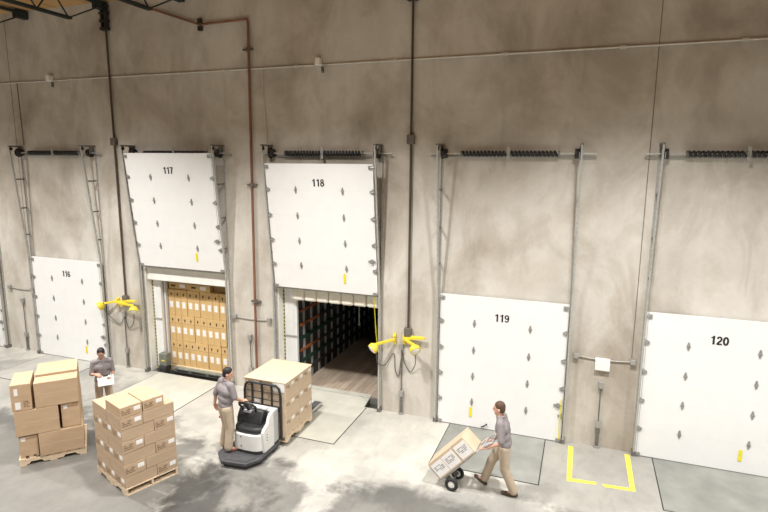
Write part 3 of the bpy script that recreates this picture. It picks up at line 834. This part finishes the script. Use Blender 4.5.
dock_light((-1.10, 0, 1.86), [(-1.10, -.08, 1.86), (-1.45, -.33, 1.78)], (-1.50, -.38, 1.70), (-.5, -.6, -.5), 'yellow dock light swung left over the edge of the empty trailer doorway',
           [(-1.45, -.33, 1.66), (-1.47, -.2, 1.28), (-1.32, -.05, 1.2), (-1.12, -.02, 1.5), (-1.08, -.03, 1.1), (-.99, -.03, .95), (-.93, -.04, 1.4)])
dock_light((-.86, 0, 1.88), [(-.86, -.08, 1.97), (-.36, -.12, 1.99), (-.84, -.14, 1.93), (-.52, -.33, 1.86)], (-.50, -.37, 1.79), (.45, -.6, -.5), 'yellow dock light folded right, beside closed door 119',
           [(-.52, -.3, 1.72), (-.56, -.1, 1.35), (-.7, -.03, 1.1), (-.85, -.03, 1.3), (-.9, -.04, 1.55)])
dock_light((-9.52, 0, 1.95), [(-9.52, -.08, 1.99), (-9.85, -.20, 1.92)], (-9.98, -.25, 1.84), (-.5, -.6, -.4), 'yellow dock light swung left against the edge of closed door 116',
           [(-9.9, -.2, 1.75), (-9.75, -.08, 1.45), (-9.5, -.03, 1.3), (-9.36, -.03, 1.55)])
dock_light((-9.34, 0, 1.96), [(-9.34, -.08, 2.02), (-8.80, -.12, 2.06), (-9.5, -.16, 1.98), (-8.72, -.30, 1.98)], (-8.70, -.30, 1.86), (.3, -.6, -.7), 'yellow dock light folded right, beside the loaded trailer doorway',
           [(-8.75, -.25, 1.75), (-8.95, -.1, 1.4), (-9.2, -.03, 1.2), (-9.3, -.04, 1.5)])

# yellow corner tape on the floor
for lab, poly in (('left yellow tape corner on the floor before the white control panel', [(2.92, -.18), (3.02, -.18), (3.02, -1.46), (3.46, -1.43), (3.46, -1.52), (2.93, -1.58)]),
                  ('right yellow tape corner on the floor before the white control panel', [(4.03, -.12), (4.13, -.12), (4.14, -1.50), (3.60, -1.54), (3.56, -1.45), (4.05, -1.41)])):
    tag(MB().prism(poly, .0, .003, 'z').obj('floor_tape', 'tape'), lab, 'floor tape', 'yellow tape corners')

# ---------------------------------------------------------------- pallet truck
R0 = (-3.25, -2.85, 0)
t = thing('pallet_truck', 'white and black ride-on pallet truck carrying the carton load', 'pallet truck', R0)
def rel(pts): return [(a-R0[0], b-R0[1]) for a, b in pts]
m = MB(); m.prism(rel([(-3.76, -2.92), (-3.78, -3.26), (-3.50, -3.53), (-2.98, -3.47), (-2.80, -3.18), (-2.80, -2.46), (-3.68, -2.46)]), .07, .15, 'z'); m.obj('platform', 'charcoal', t, bevel=.02)
m = MB(); m.prism(rel([(-3.72, -2.95), (-3.73, -3.24), (-3.47, -3.48), (-3.00, -3.43), (-2.84, -3.16), (-2.84, -2.50), (-3.64, -2.50)]), .012, .08, 'z'); m.obj('bumper_skirt', 'padblack', t)
m = MB(); m.prism(rel([(-3.72, -3.02), (-3.73, -3.24), (-3.48, -3.47), (-3.02, -3.42), (-2.90, -3.22), (-2.95, -3.12), (-3.52, -3.08)]), .148, .157, 'z'); m.obj('foot_mat', 'charcoal', t)
def rp(pts): return [(a-R0[1], b) for a, b in pts]
# curved front cover: rounded plan, extruded
plan = []
for k in range(13):
    a = PI + PI*k/12
    plan.append((-3.20+.365*math.copysign(abs(math.cos(a))**.62, math.cos(a)), -2.80+.33*math.copysign(abs(math.sin(a))**.62, math.sin(a))))
plan = rel([(-3.565, -2.46)] + plan + [(-2.835, -2.46)])
MB().prism(plan, .20, .56, 'z').obj('front_cover', 'chassis', t, bevel=.025)
MB().prism([(a*1.015, b+.004) for a, b in plan], .14, .205, 'z').obj('base_band', 'padblack', t)
prof = rp([(-3.02, .16), (-3.04, .60), (-2.99, .66), (-2.86, .72), (-2.80, .84), (-2.72, .90), (-2.64, .90), (-2.64, .16)])
MB().prism(prof, .355, .423, 'x').obj('side_cover', 'chassis', t, bevel=.015)
MB().bb((-.37, .21, .16), (.419, .40, .90)).obj('battery_box', 'battery', t, bevel=.02)
m = MB()
for z in (.40, .46, .52): m.cyl((.41, -.06, z), (.427, -.06, z), .014, 8)
for a in (-.24, -.05): m.cyl((a, -.27, .30), (a, -.285, .30), .013, 8); m.cyl((a, -.27, .5), (a, -.285, .5), .013, 8)
m.obj('fastener', 'padblack', t)
m = MB(); m.prism([(a*.93, b*.9) for a, b in plan], .55, .69, 'z'); m.obj('seat_pad', 'padblack', t, bevel=.05)
m = MB(); m.prism([(-.06, .60), (-.05, .78), (.06, .95), (.20, .95), (.21, .60)], -.30, .28, 'x'); m.obj('console', 'padblack', t, bevel=.03)
MB().bb((-.16, .0, .885), (.02, .05, .93)).obj('display', 'battery', t)
m = MB(); m.tube([(-.20, .05, .92), (-.24, -.02, 1.05), (-.20, -.08, 1.12), (.0, -.10, 1.13), (.10, -.08, 1.12), (.14, -.02, 1.05), (.10, .05, .92)], .024, 10); m.cyl((-.05, .06, .9), (-.05, -.08, 1.11), .028, 10); m.obj('steering_handle', 'padblack', t)
MB().bb((-.02, .10, .945), (.30, .20, 1.0)).obj('tray', 'chassis', t, bevel=.015)
m = MB(); m.tube([(-.36, -.16, .56), (-.42, -.22, .74), (-.46, -.25, .80), (-.52, -.22, .80)], .022, 8); m.obj('grab_bar', 'padblack', t)
MB().cyl((-.50, -.235, .80), (-.60, -.20, .80), .028, 10).obj('grip', 'red', t)['label'] = 'red grip'
# load backrest
yb = -2.425-R0[1]
m = MB(); m.tube([(-.41, yb, .16), (-.41, yb, 1.18), (-.38, yb, 1.30), (-.30, yb, 1.36), (.36, yb, 1.36), (.43, yb, 1.30), (.46, yb, 1.18), (.46, yb, .16)], .026, 10); m.obj('backrest_frame', 'black', t)
for x in (-.22, .02, .25): MB().bb((x-.017, yb-.012, .85), (x+.017, yb+.012, 1.355)).obj('backrest_bar', 'black', t)
m = MB()
for z in (1.02, 1.18): m.tube([(-.41, yb, z), (.46, yb, z)], .008, 6)
m.obj('backrest_wire', 'black', t)
MB().bb((-.41, yb-.02, .80), (.46, yb+.02, .90)).obj('backrest_crossbar', 'black', t)
for x in (-.16, .30):
    m = MB(); m.prism([(yb-.02, .145), (2.45, .145), (2.53, .10), (2.53, .085), (2.3, .075), (yb-.02, .075)], x-.09, x+.09, 'x'); m.obj('fork', 'chrome', t)
    m = MB(); m.cyl((x-.05, 2.2, .042), (x+.05, 2.2, .042), .042, 14); m.obj('load_wheel', 'rubber', t)
for x in (-.33, .38): MB().cyl((x-.03, .18, .07), (x+.03, .18, .07), .07, 16).obj('caster', 'rubber', t)

# ---------------------------------------------------------------- hand truck
c0 = Vector((.95, -2.47, 0)); FD = Vector((-.998, .06, 0)).normalized(); angF = math.atan2(FD.y, FD.x)
t = thing('hand_truck', 'aluminium two-wheel hand truck tilted back towards the walking man', 'hand truck', c0, angF)
# local: x forward, y left (towards the camera side is +y), z up ; axle at z .125
UPV = Vector((-.67, 0, .742)).normalized(); NV = Vector((.742, 0, .67)).normalized()      # along the rails / out of the load face
AX = Vector((0, 0, .128)); B0 = AX + NV*.16
def L3(a, y, n): p = B0 + UPV*a + NV*n; return Vector((p.x, y, p.z))
RM = Matrix((UPV, Vector((0, 1, 0)), NV)).transposed()     # x->UPV, z->NV
if RM.determinant() < 0: RM = Matrix((UPV, Vector((0, -1, 0)), NV)).transposed()
m = MB()
for y in (-.17, .17): m.tube([L3(-.12, y, 0), L3(.98, y, 0), L3(1.12, y, -.01), L3(1.20, y*.92, -.04)], .018, 10)
m.tube([L3(1.20, -.157, -.04), L3(1.20, .157, -.04)], .018, 10)
m.obj('side_rail', 'alum', t)
for a in (.15, .5, .84, 1.02): MB().box(L3(a, 0, 0), (.05, .34, .02), RM).obj('cross_bar', 'alum', t)
MB().box(L3(-.115, 0, .17), (.014, .40, .34), RM).obj('toe_plate', 'alum', t)
m = MB(); m.cyl((0, -.2, .128), (0, .2, .128), .014, 8); m.box(L3(.0, -.14, -.08), (.10, .02, .18), RM); m.box(L3(.0, .14, -.08), (.10, .02, .18), RM); m.obj('axle', 'galvdark', t)
for s in (-1, 1):
    m = MB(); R_ = .092; pts = [(R_*math.cos(a), s*.205, .128+R_*math.sin(a)) for a in [2*PI*k/24 for k in range(24)]]
    m.tube(pts, .036, 10, closed=True); wh = m.obj('wheel', 'rubber', t)
    m = MB(); m.cyl((0, s*.185, .128), (0, s*.225, .128), .066, 18); m.cyl((0, s*.175, .128), (0, s*.235, .128), .025, 12); m.obj('hub', 'lens', wh)
# its two cartons
def ht_carton(a0, a1, lab, n_lab):
    dims = (a1-a0-.006, .42, .35)
    cpt = L3((a0+a1)/2, .0, .022)
    Rz = Matrix.Rotation(angF, 4, 'Z')
    wp = Matrix.Translation(c0) @ Rz
    ax = Matrix((UPV, NV.cross(UPV), NV)).transposed().to_4x4()
    o = carton_mesh(*dims).obj('carton', 'cardlite', None, bevel=.005)
    o.matrix_world = wp @ Matrix.Translation(cpt) @ ax
    tag(o, lab, 'carton', 'cartons on the hand truck')
    MB().bb((-dims[0]/2-.001, -.026, .348), (dims[0]/2+.001, .026, .3515)).obj('packing_tape', 'packtape', o)
    # which local y faces the camera
    s = 1 if (o.matrix_world.to_3x3() @ Vector((0, 1, 0))).y < 0 else -1
    fc = '+y' if s > 0 else '-y'; fm = face_map(fc, dims)
    wl = (dims[0]-.02)/n_lab
    for k in range(n_lab):
        m = MB(); u0 = -dims[0]/2+.01+k*wl; plate(m, fm, u0+.008, u0+wl-.008, .03, .30); lb = m.obj('shipping_label', 'paper', o)
        m = MB()
        for x0_, x1_, z0_, z1_ in bars([], u0+.04, u0+wl-.04, .12, .24, 0, 4, k+n_lab, dens=.75): plate(m, fm, x0_, x1_, z0_, z1_, .001, .003)
        m.obj('label_text', 'box', lb)
    return o
ht_carton(-.105, .512, 'lower tilted carton on the hand truck, with two white labels on its side', 2)
ht_carton(.515, .84, 'upper tilted carton on the hand truck, nearest the walking man', 1)

# ---------------------------------------------------------------- people
def chain(m, pts, rad):
    for i in range(len(pts)-1): m.cap(pts[i], rad[i], pts[i+1], rad[i+1])
def hand(m, wrist, palm_dir, back, curl, side, s=1.0):
    """palm plus five bent fingers; back = direction out of the back of the hand, side=+1/-1 for the thumb side"""
    d = Vector(palm_dir).normalized(); bk = Vector(back); bk = (bk - d*bk.dot(d)).normalized(); ac = d.cross(bk)*side
    w_ = Vector(wrist)
    for o_ in (-.022, 0, .022): m.cap(w_+ac*o_*.7, .021*s, w_+d*.085*s+ac*o_*1.15, .016*s)
    lens = [.068, .080, .074, .056]
    for k in range(4):
        b_ = w_+d*.088*s+ac*(.030-.020*k)*s
        a1 = curl*.5; a2 = curl; a3 = curl*1.35
        p = b_; L = lens[k]*s
        for a_, fr, r0_, r1_ in ((a1, .45, .0105, .010), (a2, .30, .010, .009), (a3, .25, .009, .008)):
            q = p + (d*math.cos(a_) - bk*math.sin(a_))*L*fr
            m.cap(p, r0_*s, q, r1_*s); p = q
    b_ = w_+d*.025*s+ac*.028*s
    q = b_+(d*.55+ac*.75-bk*.35).normalized()*.042*s; m.cap(b_, .014*s, q, .012*s)
    m.cap(q, .012*s, q+(d*.8+ac*.25-bk*.5).normalized()*.032*s, .0095*s)

def person(label, loc, heading, J, hair, skin, shoe, collar=True, cap_style=False):
    t = thing('person', label, 'person', loc, heading, None)
    j = {k: Vector(v) for k, v in J.items() if k not in ('curl', 'girth')}; G = J.get('girth', 1.0)
    pel, ch, nk, hd = j['pelvis'], j['chest'], j['neck'], j['head']
    look = j['look'].normalized(); upv = (hd-nk).normalized()
    upv = Vector((0,0,1))*.75+upv*.25; upv = (upv - look*upv.dot(look)).normalized(); lft = upv.cross(look)
    HR = Matrix((look, lft, upv)).transposed()
    mid = (pel+ch)/2
    sl, sr = j['shL'], j['shR']; lat = (sl-sr).normalized()
    # ---- body, one continuous surface
    b = MB()
    b.cap(pel-lat*.06, .105, pel+lat*.06, .105); b.cap(mid-lat*.05, .10, mid+lat*.05, .10); b.cap(ch-lat*.075, .108, ch+lat*.075, .108)
    b.cap(pel, .11, mid, .105); b.cap(mid, .105, ch, .12); b.cap(ch, .115, nk-Vector((0,0,.05)), .07)
    b.cap(sl, .05, nk-Vector((0,0,.06)), .04); b.cap(sr, .05, nk-Vector((0,0,.06)), .04)
    b.cap(nk-Vector((0,0,.04)), .058, hd-upv*.04, .052)
    b.ell(hd+upv*.03-look*.008, (.098, .077, .105), HR, 20, 14)           # skull
    b.ell(hd-upv*.045+look*.022, (.066, .058, .075), HR, 16, 12)          # jaw
    b.cap(hd-upv*.105+look*.062, .022, hd-upv*.098+look*.055, .03)        # chin
    b.cap(hd+upv*.02+look*.088, .010, hd-upv*.028+look*.108, .014)        # nose
    b.cap(hd-upv*.062+look*.084-lft*.016, .009, hd-upv*.062+look*.084+lft*.016, .009)   # lips
    b.cap(hd+upv*.038+look*.078-lft*.035, .012, hd+upv*.038+look*.078+lft*.035, .012)   # brow
    for s in (-1, 1): b.ell(hd+lft*s*.079-upv*.005-look*.01, (.022, .010, .033), HR, 10, 8)
    for S in 'LR':
        sh, el, wr = j['sh'+S], j['el'+S], j['wr'+S]
        chain(b, [sh, sh.lerp(el, .5), el, el.lerp(wr, .3), wr], [.055, .047, .040, .039, .026])
        hd_ = j['hand'+S]; hand(b, wr, hd_, j['back'+S], J.get('curl', 1.0), 1 if S == 'L' else -1)
        hp, kn, an = j['hip'+S], j['kn'+S], j['an'+S]
        chain(b, [hp, hp.lerp(kn, .5), kn, kn.lerp(an, .3), an], [.092, .075, .056, .055, .036])
        b.cap(an, .038, j['toe'+S].lerp(an, .3)-Vector((0,0,.02)), .032)
    baked(b, 'body', skin, .0085, 3, t)
    for s in (-1, 1):
        MB().ell(hd+upv*.012+look*.079+lft*s*.031, (.008, .014, .009), HR, 10, 8).obj('eye', 'eye', t)
    # ---- shirt
    b = MB()
    b.cap(mid-lat*.06*G, .118*G, mid+lat*.06*G, .118*G); b.cap(ch-lat*.085*G, .122*G, ch+lat*.085*G, .122*G); b.cap(pel-lat*.06+Vector((0,0,.03)), .122, pel+lat*.06+Vector((0,0,.03)), .122)
    b.cap(pel+Vector((0,0,.04)), .124, mid, .12); b.cap(mid, .12, ch, .132); b.cap(ch, .125, nk-Vector((0,0,.055)), .076)
    b.cap(sl, .066, nk-Vector((0,0,.05)), .056); b.cap(sr, .066, nk-Vector((0,0,.05)), .056)
    for S in 'LR':
        sh, el, wr = j['sh'+S], j['el'+S], j['wr'+S]
        e_ = sh.lerp(el, .93)
        chain(b, [sh, sh.lerp(el, .45), e_], [.070*G, .066*G, .064*G])
    shirt = baked(b, 'shirt', 'shirt', .012, 3, t)
    c_ = MB(); n0 = nk-Vector((0,0,.004))
    pts = [n0 + (look*math.cos(a)*.066 + lat*math.sin(a)*.066) + Vector((0,0,.012*math.cos(a)*-1)) for a in [2*PI*k/16 for k in range(16)]]
    c_.tube(pts, .019, 8, closed=True); c_.obj('collar', 'shirt', shirt)
    # ---- trousers
    b = MB(); b.cap(pel-lat*.055-Vector((0,0,.02)), .117, pel+lat*.055-Vector((0,0,.02)), .117)
    for S in 'LR':
        hp, kn, an = j['hip'+S], j['kn'+S], j['an'+S]
        lo = kn.lerp(an, .97)
        chain(b, [hp, hp.lerp(kn, .5), kn, kn.lerp(lo, .5), lo], [.106*G, .096*G, .084*G, .078*G, .078*G])
    tr = baked(b, 'trousers', 'khaki', .012, 3, t)
    # ---- shoes
    for S in 'LR':
        an, to = j['an'+S], j['toe'+S]; d = to-an; d0 = j.get('heel'+S, an-Vector((0,0,.055)))
        b = MB(); b.cap(d0, .043, d0.lerp(to, .55), .045); b.cap(d0.lerp(to, .55), .045, to, .036); b.cap(an-Vector((0,0,.01)), .046, d0.lerp(to, .25), .045)
        sh_ = baked(b, 'shoe', shoe, .010, 2, t)
    # ---- hair / cap
    b = MB()
    b.ell(hd+upv*.050-look*.020, (.100, .084, .098), HR, 20, 14)
    b.ell(hd+upv*.005-look*.055, (.062, .076, .085), HR, 18, 12)
    h = baked(b, 'hair' if not cap_style else 'cap', hair, .010, 2, t)
    if cap_style:
        b = MB(); b.ell(hd+upv*.065+look*.085, (.075, .062, .010), HR, 16, 8); b.obj('visor', hair, h)
    return t

# 1 — man wheeling the hand truck to the left
man = dict(pelvis=(0, 0, .98), chest=(.06, 0, 1.30), neck=(.10, 0, 1.50), head=(.135, 0, 1.63), look=(1, 0, -.05),
    shL=(.06, .19, 1.43), shR=(.09, -.18, 1.43), elL=(.02, .25, 1.12), elR=(.0, -.21, 1.12), wrL=(.28, .25, .955), wrR=(.27, -.06, .955),
    handL=(.95, .1, .0), handR=(.95, .1, .0), backL=(0, .35, 1), backR=(0, -.35, 1), curl=1.15,
    hipL=(0, .08, .94), hipR=(.02, -.09, .94), knL=(-.03, .06, .52), knR=(.24, -.10, .56), anL=(-.20, .02, .10), anR=(.36, -.10, .16),
    toeL=(0, .03, .036), toeR=(.535, -.11, .155), heelL=(-.24, .02, .046), heelR=(.345, -.10, .055), girth=1.05)
person('man in grey shirt and khaki trousers walking left behind the hand truck', (1.84, -2.42, 0), angF, man, 'hairbrown', 'skin', 'shoe')

# 2 — driver standing on the truck platform, facing right along the wall
drv = dict(pelvis=(0, 0, .95), chest=(.03, 0, 1.27), neck=(.05, 0, 1.47), head=(.085, .0, 1.60), look=(.80, -.55, -.20),
    shL=(.03, .185, 1.42), shR=(.05, -.185, 1.42), elL=(-.07, .29, 1.13), elR=(.09, -.24, 1.17), wrL=(-.08, .35, .88), wrR=(.28, -.18, 1.04),
    handL=(.35, .0, -.9), handR=(.9, .0, -.1), backL=(0, 1, .1), backR=(0, -.3, 1), curl=.9,
    hipL=(0, .09, .91), hipR=(0, -.09, .91), knL=(.07, .13, .50), knR=(.03, -.11, .50), anL=(-.02, .12, .09), anR=(-.02, -.11, .09),
    toeL=(.16, .12, .036), toeR=(.16, -.17, .036), girth=1.13)
person('black-haired man in grey shirt and khakis standing on the pallet truck platform', (-3.64, -3.13, .157), math.radians(60), drv, 'hairblack', 'skin', 'shoered')

# 3 — man with papers before door 116, facing the camera
bk = dict(pelvis=(0, 0, .96), chest=(.02, 0, 1.29), neck=(.04, 0, 1.49), head=(.07, 0, 1.615), look=(.9, -.1, -.42),
    shL=(.02, .17, 1.42), shR=(.02, -.17, 1.42), elL=(.0, .215, 1.14), elR=(.02, -.225, 1.14), wrL=(.22, .19, 1.07), wrR=(.21, -.15, 1.19),
    handL=(.8, -.55, .05), handR=(.6, .7, -.1), backL=(.2, .6, -.6), backR=(.3, -.4, .8), curl=.8,
    hipL=(0, .09, .92), hipR=(0, -.09, .92), knL=(.03, .11, .50), knR=(.02, -.11, .50), anL=(.0, .13, .09), anR=(-.02, -.12, .09),
    toeL=(.19, .16, .036), toeR=(.17, -.15, .036), girth=.9)
BP = (-7.30, -2.74, 0); BH = math.radians(-41)
person('man with dark hair reading white papers behind the front carton pallet', BP, BH, bk, 'hairblack', 'skin2', 'shoe')
t = thing('paper_pad', 'white sheaf of papers held by the man behind the cartons', 'papers', BP, BH)
RR = Matrix.Rotation(math.radians(-112), 3, 'Y')
MB().box((.315, .05, 1.05), (.22, .33, .008), RR).obj('sheet', 'paper', t)
MB().box((.324, .045, 1.04), (.20, .31, .004), RR).obj('sheet', 'paper', t)
MB().box((.277, .05, 1.148), (.03, .10, .018), RR).obj('clip', 'black', t)['label'] = 'black clip'

# ---------------------------------------------------------------- light: warehouse high bays, above and out of frame
def bay(x, y, z, e, ang=150, rad=.25, col=(1, .985, .96)):
    l = bpy.data.lights.new('high_bay', 'SPOT'); l.energy = e; l.spot_size = math.radians(ang); l.spot_blend = 1.0; l.shadow_soft_size = rad; l.color = col
    o = bpy.data.objects.new('high_bay', l); COL.objects.link(o); o.location = (x, y, z)
    return o
for x in (-14.5, -8.5, -2.5, 3.5, 9.5):
    bay(x, -4.2, 8.7, 2850, 134)
    bay(x, -11, 8.7, 2050, 138)
w = bpy.data.worlds.new('world'); SC.world = w; w.use_nodes = True
w.node_tree.nodes['Background'].inputs[0].default_value = (1, .96, .90, 1)
w.node_tree.nodes['Background'].inputs[1].default_value = .08

SC.view_settings.view_transform = 'Standard'; SC.view_settings.look = 'None'; SC.view_settings.gamma = 1
SC.view_settings.use_curve_mapping = False; SC.view_settings.exposure = 0.0
